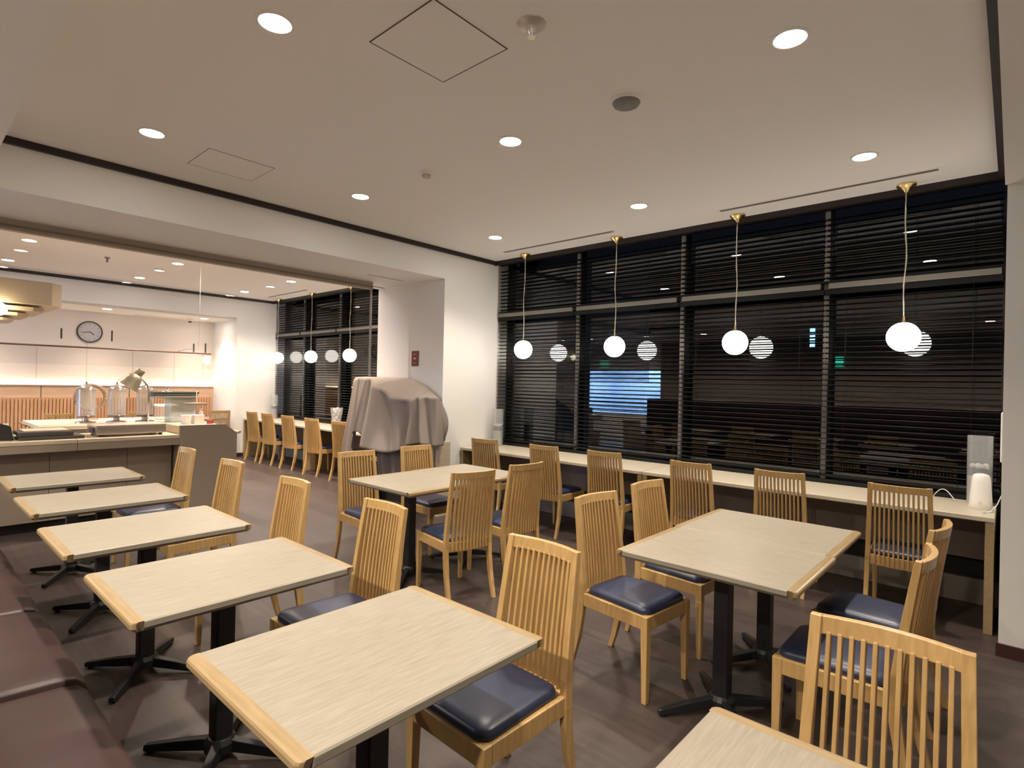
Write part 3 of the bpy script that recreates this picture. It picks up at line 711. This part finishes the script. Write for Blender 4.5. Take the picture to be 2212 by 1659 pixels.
# wall sign on the pillar
ws = thing('wall_plate', 'small maroon plate with pale marks on the pillar above the cloth', 'sign', (-5.275, 4.17, 1.73))
box('plate', -0.062, 0.062, -0.012, 0, -0.09, 0.09, M_red, ws, 0.004)
bm = bmesh.new(); bxadd(bm, -0.022, 0.022, -0.0145, -0.012, -0.012, 0.012); bxadd(bm, -0.03, 0.03, -0.0145, -0.012, 0.045, 0.052); bxadd(bm, -0.026, 0.026, -0.0145, -0.012, -0.058, -0.052)
link('markings', bm, plain('pale_pink_marks', (0.6, 0.35, 0.33), 0.5), ws)
wb = thing('wall_box', 'white rounded box on the hidden side of the right wall edge', 'box', (-0.045, 4.60, 1.19))
box('cover', -0.012, 0.0, -0.10, 0.10, -0.15, 0.15, M_white, wb, 0.010, 4)

# ================================================================== THINGS ON THE WINDOW COUNTERS
def cylinder_vase(x, y, label, s=1.0):
    t = thing('glass_cylinder', label, 'cylinder', (x, y, 0.71), 0, 'clear cylinders on the window counters')
    w = 0.068*s
    lathe('wall', [(w, 0.0), (w, 0.46*s), (w-0.003, 0.46*s), (w-0.003, 0.0)], M_acryl, t, 32)
    lathe('base', [(0, 0), (w-0.004, 0), (w-0.004, 0.10*s), (0, 0.10*s)], plain('pale_grey_base', (0.50, 0.52, 0.50), 0.4), t, 24)
    lathe('lower_filling', [(0, 0.10*s), (w-0.005, 0.10*s), (w-0.005, 0.19*s), (0, 0.19*s)], plain('pale_filling', (0.45, 0.47, 0.48), 0.4), t, 24)
    lathe('dark_filling', [(0, 0.19*s), (w-0.005, 0.19*s), (w-0.006, 0.235*s), (0, 0.24*s)], M_bluegrey, t, 24)
    bm = bmesh.new()
    for k in range(9):
        a = k*0.72; r_ = 0.040*s if k % 3 else 0.018*s
        bmesh.ops.create_icosphere(bm, subdivisions=2, radius=0.018*s, matrix=Matrix.Translation((r_*math.cos(a), r_*math.sin(a), 0.248*s+0.008*(k % 2))))
    link('white_pebbles', bm, M_white, t, True)
    return t
cylinder_vase(-0.165, 4.93, 'clear cylinder with pale pebbles behind the white humidifier')
cylinder_vase(-4.63, 4.93, 'clear cylinder with pale pebbles at the pillar end of the window counter', 0.95)
cylinder_vase(-10.45, 4.92, 'distant clear cylinder at the far left end of the distant counter', 0.95)
hm = thing('humidifier', 'white tapered humidifier with round button on the window counter', 'humidifier', (-0.15, 4.74, 0.71))
lathe('body', [(0, 0), (0.058, 0), (0.061, 0.006), (0.058, 0.05), (0.050, 0.17), (0.046, 0.205), (0.040, 0.218), (0.018, 0.226), (0, 0.228)], M_white, hm, 36)
Rb = Matrix.Translation((0.0, -0.058, 0.045)) @ Matrix.Rotation(PI/2+0.12, 4, 'X')
lathe('button', [(0, 0.006), (0.010, 0.006), (0.010, 0.0), (0, 0.0)], M_chrome, hm, 16, mat4=Rb)
cb = thing('power_cable', 'thin white power cable trailing right of the humidifier', 'cable', (0, 0, 0))
tube('wire', [(-0.084, 4.70, 0.735), (-0.078, 4.69, 0.718), (-0.085, 4.66, 0.713), (-0.11, 4.60, 0.713), (-0.13, 4.57, 0.713), (-0.10, 4.62, 0.714), (-0.07, 4.70, 0.75), (-0.05, 4.80, 0.80)], 0.003, M_white, cb, 6)
cb = thing('power_cable', 'thin white cable loop on the counter left of the humidifier', 'cable', (0, 0, 0))
pts = []
for i in range(13):
    f = i/12; pts.append((-0.42+0.13*f, 5.02-0.10*f, 0.713+0.075*math.sin(PI*min(1, f*1.0))*(1-f*0.3)))
tube('wire', pts, 0.003, M_white, cb, 6)
vs = thing('clear_pitcher', 'flared clear container with crumpled pale contents on the distant counter', 'container', (-8.14, 4.86, 0.71))
lathe('vessel', [(0.0, 0.004), (0.062, 0.004), (0.10, 0.30), (0.097, 0.30), (0.058, 0.012)], M_acryl, vs, 24)
bm = bmesh.new()
for k in range(14):
    a = k*2.4; bmesh.ops.create_icosphere(bm, subdivisions=1, radius=0.028, matrix=Matrix.Translation((0.04*math.cos(a), 0.04*math.sin(a), 0.05+0.018*k)))
link('contents', bm, plain('crumpled_wrap', (0.45, 0.46, 0.50), 0.35, var=0.4, bscale=40), vs)

# ================================================================== BUFFET ISLAND
bf = thing('buffet_counter', 'greige buffet counter with pale wooden top on the left', 'counter', (0, 0, 0))
bm = bmesh.new(); bxadd(bm, -7.10, -6.40, 0.42, 1.18, 0.825, 0.855); bxadd(bm, -7.10, -6.40, 1.184, 2.028, 0.825, 0.855)
link('counter_top', bm, M_ctop, bf)
bm = bmesh.new(); bxadd(bm, -6.46, -6.405, 0.42, 1.18, 0.755, 0.825); bxadd(bm, -6.46, -6.405, 1.184, 2.028, 0.755, 0.825); link('front_fascia', bm, M_greige, bf)
bm = bmesh.new()
ys = [0.42, 1.02, 1.63, 2.028]
for a, b in zip(ys, ys[1:]): bxadd(bm, -6.66, -6.63, a, b-0.004, 0.10, 0.755)
link('front_panel', bm, M_greige, bf)
box('carcass', -7.10, -6.662, 0.42, 2.028, 0.10, 0.825, M_greige, bf); box('toe_kick', -7.08, -6.70, 0.42, 2.028, 0.0, 0.10, M_dark, bf)
ep = thing('end_cabinet', 'tall greige end panel with a cut corner beside the buffet counter', 'cabinet', (0, 0, 0))
bm = bmesh.new(); prof = [(2.03, 0.0), (2.60, 0.0), (2.60, 0.85), (2.475, 0.95), (2.03, 0.95)]
A = [bm.verts.new((-6.40, y, z)) for y, z in prof]; B = [bm.verts.new((-6.432, y, z)) for y, z in prof]
bm.faces.new(A); bm.faces.new(B[::-1])
for i in range(5): bm.faces.new((A[i], B[i], B[(i+1) % 5], A[(i+1) % 5]))
link('front_panel', bm, M_greige, ep)
box('body', -7.05, -6.434, 2.05, 2.46, 0.0, 0.938, M_ctop, ep)
tr = thing('raised_shelf', 'pale wooden raised shelf behind the buffet counter carrying dispensers', 'shelf', (0, 0, 0))
box('shelf_top', -8.25, -7.12, 1.02, 2.55, 0.895, 0.93, M_ctop, tr); box('base', -8.1, -7.14, 1.12, 2.5, 0.0, 0.895, M_greige, tr)

def item(nm, lb, cat, x, y, z, grp=None, rz=0): return thing(nm, lb, cat, (x, y, z), rz, grp)
# food warmer with heat lamp
fwm = item('food_warmer', 'steel carving warmer with a curved heat lamp on the buffet counter', 'food warmer', -6.72, 1.63, 0.855)
bm = bmesh.new(); bxadd(bm, -0.2, 0.19, -0.28, 0.31, 0.022, 0.105); link('body', bm, M_steel, fwm, False, 0.006)
box('top_plate', -0.205, 0.195, -0.285, 0.315, 0.105, 0.112, plain('pale_steel_plate', (0.75, 0.66, 0.60), 0.3, 0.7), fwm)
box('control_panel', -0.06, 0.10, -0.292, -0.28, 0.035, 0.085, M_ink, fwm)
bm = bmesh.new()
for sx in (-0.15, 0.15):
    for sy in (-0.24, 0.27): lathe_add(bm, [(0, 0), (0.015, 0), (0.015, 0.022), (0, 0.022)], 10, (sx, sy, 0))
link('feet', bm, M_ink, fwm)
poly = [(-0.15, 0.24, 0.11), (-0.15, 0.24, 0.42), (-0.15, 0.225, 0.50), (-0.14, 0.18, 0.555), (-0.12, 0.13, 0.585)]
tube('pole', poly, 0.010, M_steel, fwm, 10)
Rl = Matrix.Translation((-0.10, 0.115, 0.60)) @ Matrix.Rotation(math.radians(-34), 4, 'X') @ Matrix.Rotation(math.radians(8), 4, 'Y')
lathe('lamp_shade', [(0, 0.075), (0.036, 0.075), (0.040, 0.07), (0.040, 0.010), (0.062, -0.008), (0.078, -0.05), (0.083, -0.085), (0.105, -0.135), (0.108, -0.142), (0.100, -0.138), (0.078, -0.09), (0.07, -0.04), (0.0, -0.01)],
      plain('bronze_grey_metal', (0.42, 0.38, 0.28), 0.35, 0.8), fwm, 28, mat4=Rl)
# trays at left
ty = item('hot_plate', 'stacked black warming trays with a pale board on the buffet counter', 'tray', -6.70, 0.99, 0.855)
box('lower_tray', -0.19, 0.17, -0.20, 0.27, 0.0, 0.03, M_ink, ty, 0.006); box('upper_tray', -0.19, 0.16, -0.205, 0.19, 0.032, 0.072, M_ink, ty, 0.008)
box('board', -0.16, 0.12, -0.16, 0.155, 0.072, 0.084, M_ctop, ty, 0.003)
tube('handle', [(0.10, -0.21, 0.04), (0.10, -0.235, 0.05), (0.14, -0.235, 0.055), (0.14, -0.21, 0.04)], 0.007, M_chrome, ty)
bk = item('cutlery_bin', 'black container at the left end of the buffet counter', 'container', -6.74, 0.64, 0.855)
bm = bmesh.new(); prof = [(-0.16, 0), (0.125, 0), (0.105, 0.125), (0.045, 0.15), (-0.16, 0.14)]
A = [bm.verts.new((0.12, y, z)) for y, z in prof]; B = [bm.verts.new((-0.12, y, z)) for y, z in prof]
bm.faces.new(A); bm.faces.new(B[::-1])
for i in range(5): bm.faces.new((A[i], B[i], B[(i+1) % 5], A[(i+1) % 5]))
link('body', bm, plain('black_green_plastic', (0.02, 0.022, 0.018), 0.5), bk, False, 0.006)
box('card', -0.02, 0.06, 0.055, 0.10, 0.128, 0.142, M_white, bk); box('card', -0.05, 0.04, -0.14, -0.02, 0.142, 0.16, M_white, bk)
# dispensers
def dispenser():
    t = thing('drink_dispenser', '', 'dispenser')
    lathe('foot', [(0, 0), (0.095, 0), (0.095, 0.012), (0.03, 0.022), (0.03, 0.05), (0.088, 0.062), (0, 0.062)], M_steel, t, 24)
    lathe('vessel', [(0.083, 0.06), (0.085, 0.07), (0.085, 0.36), (0.088, 0.365), (0.082, 0.365), (0.081, 0.065)], M_acryl, t, 32)
    lathe('lid', [(0.09, 0.365), (0.085, 0.375), (0.06, 0.392), (0.03, 0.415), (0.012, 0.42), (0.01, 0.432), (0.013, 0.445), (0, 0.452)], M_chrome, t, 28)
    bm = bmesh.new(); tube_add(bm, [(0.085, 0, 0.10), (0.125, 0, 0.10)], 0.010, 8); tube_add(bm, [(0.12, 0, 0.115), (0.12, 0, 0.072)], 0.009, 8); bxadd(bm, 0.108, 0.132, -0.004, 0.004, 0.112, 0.145)
    link('tap', bm, M_chrome, t, True)
    lathe('dark_base_ring', [(0.06, 0.062), (0.084, 0.062), (0.084, 0.078), (0.0, 0.078)], plain('maroon_ring', (0.12, 0.05, 0.06), 0.4), t, 24)
    return t
dp = dispenser(); g = 'clear drink dispensers with chrome lids'
dp.location = (-7.55, 1.46, 0.93); dp['label'] = 'clear drink dispenser with chrome lid, leftmost, before the round fan'; dp['group'] = g
dup(dp, (-7.52, 1.735, 0.93), 0.0, 'clear drink dispenser with chrome lid, middle of three', g)
dup(dp, (-7.48, 2.0, 0.93), 0.0, 'clear drink dispenser with chrome lid, right, under the heat lamp', g)
# stacked trays on milky box
bx_ = item('storage_box', 'milky green translucent box stacked behind the heat lamp pole', 'box', -7.23, 2.31, 0.93)
box('tub', -0.10, 0.10, -0.155, 0.115, 0.0, 0.265, M_milky, bx_, 0.012); box('lid', -0.11, 0.11, -0.165, 0.125, 0.265, 0.282, plain('grey_lid', (0.35, 0.36, 0.34), 0.5), bx_, 0.004)
for k in range(3):
    ts = item('serving_tray', ['dark serving tray, lowest of the stack on the milky box', 'dark serving tray, middle of the stack on the milky box', 'dark green serving tray, top of the stack on the milky box'][k], 'tray', -7.23, 2.22+0.012*k, 1.212+0.024*k, 'dark trays stacked on the milky box')
    box('tray_body', -0.14, 0.14, -0.23, 0.20, 0.0, 0.021, [M_grey, M_ink, plain('dark_green_tray', (0.02, 0.04, 0.035), 0.35)][k], ts, 0.005)
ld = item('chrome_lid', 'small chrome lid with knob on top of the stacked trays', 'lid', -7.23, 2.15, 1.281)
lathe('dome', [(0.055, 0), (0.045, 0.012), (0.015, 0.024), (0.006, 0.028), (0.010, 0.042), (0, 0.048)], M_chrome, ld)
cp = item('clear_box', 'clear lidded container beside the heat lamp pole', 'container', -7.75, 2.30, 0.93)
box('tub', -0.10, 0.10, -0.10, 0.08, 0.0, 0.16, M_acryl, cp, 0.01); box('lid', -0.105, 0.105, -0.105, 0.085, 0.16, 0.185, M_white, cp, 0.004)
st = item('tiered_stand', 'brown round tiered stand on a thin pole behind the end panel', 'stand', -6.93, 2.36, 0.938)
tube('pole', [(0, 0, 0.0), (0, 0, 0.36)], 0.004, M_slat, st, 8)
lathe('plate', [(0, 0.20), (0.10, 0.20), (0.118, 0.212), (0.118, 0.222), (0.10, 0.215), (0.05, 0.225), (0, 0.23)], plain('bronze_plate', (0.30, 0.20, 0.14), 0.4), st, 28)
lathe('foot', [(0, 0), (0.05, 0), (0.05, 0.008), (0, 0.012)], M_ink, st, 20)
cu_ = item('cup_stack', 'short stack of white cups on top of the end panel', 'cups', -6.72, 2.19, 0.938)
lathe('cups', [(0, 0), (0.042, 0), (0.056, 0.10), (0.050, 0.10), (0, 0.09)], M_white, cu_, 24)
cu_ = item('tissue_box', 'white tissue box on top of the end panel', 'box', -6.73, 2.31, 0.938)
box('carton', -0.05, 0.05, -0.052, 0.052, 0.0, 0.10, M_white, cu_, 0.004)
cu_ = item('pump_bottle', 'small white pump bottle behind the tissue box', 'bottle', -6.86, 2.385, 0.938)
lathe('bottle', [(0, 0), (0.025, 0), (0.025, 0.12), (0.010, 0.135), (0, 0.135)], M_white, cu_, 20); bm = bmesh.new(); tube_add(bm, [(0, 0, 0.13), (0, 0, 0.17)], 0.005, 8); tube_add(bm, [(0, 0, 0.17), (0.04, 0, 0.165)], 0.005, 8); link('pump', bm, M_white, cu_, True)
cu_ = item('red_packet', 'small red packet beside the tissue box', 'packet', -6.66, 2.41, 0.938)
box('packet', -0.02, 0.02, -0.028, 0.028, 0.0, 0.045, plain('red_paper', (0.45, 0.05, 0.05), 0.5), cu_, 0.003)
fn = item('round_fan', 'round bronze disc frame standing behind the left dispenser', 'fan', -8.05, 1.60, 0.93)
bm = bmesh.new(); pts = [(0, 0.145*math.cos(2*PI*i/32), 0.26+0.145*math.sin(2*PI*i/32)) for i in range(33)]
tube_add(bm, pts, 0.022, 8); link('ring', bm, plain('bronze_ring', (0.25, 0.17, 0.11), 0.4), fn, True)
bm = bmesh.new(); A = []
for i in range(17): A.append((0.14*math.cos(PI/2+PI*i/16), 0.26+0.14*math.sin(PI/2+PI*i/16)))
a_ = [bm.verts.new((-0.006, y, z)) for y, z in A]; b_ = [bm.verts.new((0.006, y, z)) for y, z in A]
bm.faces.new(a_); bm.faces.new(b_[::-1])
for i in range(17): bm.faces.new((a_[i], b_[i], b_[(i+1) % 17], a_[(i+1) % 17]))
link('half_disc', bm, plain('bronze_disc', (0.36, 0.27, 0.19), 0.4), fn)
tube('stem', [(0, 0, 0.0), (0, 0, 0.40)], 0.010, M_slat, fn)
lathe('foot', [(0, 0), (0.08, 0), (0.08, 0.012), (0, 0.018)], M_slat, fn)

# rod and clear curtain above the island
rd = thing('curtain_rod', 'thin dark horizontal rod across the bright alcove', 'rod', (-7.15, 0, 1.735))
tube('rod', [(0, 0.35, 0), (0, 2.585, 0)], 0.0085, plain('dark_brown_rod', (0.14, 0.08, 0.06), 0.4), rd, 8)
tube('hanger', [(0, 2.2, 0), (-0.02, 2.32, 0.04), (-0.02, 2.45, 0.045), (-0.02, 2.45, 0.13)], 0.0025, M_ink, rd, 6)
tube('hanger', [(0, 2.45, 0.13), (0, 2.45, H-1.735)], 0.0012, M_cord, rd, 5)
ct = thing('clear_curtain', 'clear plastic sheet hanging from the thin rod above the buffet', 'screen', (-7.15, 0, 0))
box('sheet', -0.0015, 0.0015, 0.36, 2.58, 1.25, 1.73, clear('thin_clear_sheet', (0.97, 0.96, 0.95), 0.6, 0.0, 0.02), ct)

# alcove bench, clock
ab = thing('alcove_bench', 'orange-brown slatted bench back along the alcove wall', 'bench', (XB+0.03, 0, 0))
bm = bmesh.new(); y = -0.1
while y < 4.2:
    bxadd(bm, 0.03, 0.055, y, y+0.035, 0.45, 1.05); y += 0.047
link('slatted_back', bm, M_slat, ab); box('seat', 0.06, 0.45, -0.1, 4.25, 0.38, 0.44, M_leather, ab, 0.01); box('base', 0.06, 0.40, -0.1, 4.25, 0.0, 0.38, M_slat, ab); box('backing', 0.0, 0.03, -0.1, 4.25, 0.44, 1.07, plain('bench_backing', (0.40, 0.24, 0.14), 0.5), ab)
ck = thing('wall_clock', 'round wall clock with dark rim on the bright alcove wall', 'clock', (XB+0.006, 2.31, 2.19))
RY = Matrix.Rotation(PI/2, 4, 'Y')
lathe('rim', [(0.175, 0.0), (0.182, 0.0), (0.184, 0.02), (0.178, 0.034), (0.164, 0.034), (0.162, 0.018)], M_ink, ck, 40, mat4=RY)
lathe('face', [(0, 0.018), (0.165, 0.018)], plain('clock_face', (0.55, 0.53, 0.54), 0.4), ck, 40, mat4=RY)
bm = bmesh.new()
for k in range(12):
    a = k*PI/6; Rk = Matrix.Rotation(a, 4, 'X'); bxadd(bm, 0.019, 0.021, -0.004, 0.004, 0.118, 0.145, Rk)
link('hour_marks', bm, plain('grey_marks', (0.25, 0.23, 0.23), 0.5), ck)
box('hour_hand', 0.021, 0.024, -0.006, 0.006, -0.01, 0.075, M_ink, ck).rotation_euler = (D(-128), 0, 0)
box('minute_hand', 0.025, 0.027, -0.005, 0.005, -0.01, 0.115, M_ink, ck).rotation_euler = (D(100), 0, 0)

# stepped wooden pendant at the far left
wl = thing('stepped_pendant', 'large stepped wooden pendant shade cut by the left edge', 'lamp', (-7.45, 0.30, 0))
def tier(nm, hx, hy, z0, z1, mt):
    c = 0.09
    poly = [(-hx, -hy+c), (-hx+c, -hy), (hx-c, -hy), (hx, -hy+c), (hx, hy-c), (hx-c, hy), (-hx+c, hy), (-hx, hy-c)]
    bm = bmesh.new(); prism_add(bm, poly, z0, z1); link(nm, bm, mt, wl, False, 0.004)
tier('shade_tier', 0.43, 0.86, 2.12, 2.345, M_lampw); tier('shade_tier', 0.38, 0.73, 2.055, 2.096, M_lampw); tier('shade_tier', 0.33, 0.62, 2.005, 2.038, M_lampw); tier('shade_tier', 0.27, 0.52, 1.958, 1.988, M_lampw)
for zz, k in ((2.108, 0), (2.046, 1), (1.996, 2)): tier('spacer', 0.2, 0.4, zz-0.014, zz+0.014, M_lampw)
tube('cord', [(0, 0, 2.34), (0, 0, H)], 0.006, M_cord, wl)
lathe('bulb', [(0 if i in (0, 12) else 0.06*math.sin(PI*i/12), 2.045+0.06*math.cos(PI*i/12)) for i in range(13)], emit('warm_bulb', (1.0, 0.82, 0.5), 14), wl, 20, c=(0.46, 0.385, 0))

# ================================================================== THINGS SEEN IN THE GLASS / BEYOND
ex = thing('exit_light', 'small green lit emergency sign reflected in the window', 'sign', (-2.82, -2.98, 2.07))
box('panel', -0.14, 0.14, 0, 0.03, -0.10, 0.10, emit('green_light', (0.05, 0.8, 0.5), 3.0), ex)
bd = thing('distant_building', 'dark building outside with small lit blue windows', 'building', (-5.9, 24.0, 0))
box('facade', -7, 6, 0, 4, -6, 7, plain('night_concrete', (0.05, 0.05, 0.055), 0.9), bd)
for k in range(3): box('lit_window', -0.06, 0.12, -0.02, 0, 3.15+0.26*k, 3.35+0.26*k, emit('blue_window_%d' % k, (0.35, 0.65, 1.0), 3.0), bd)
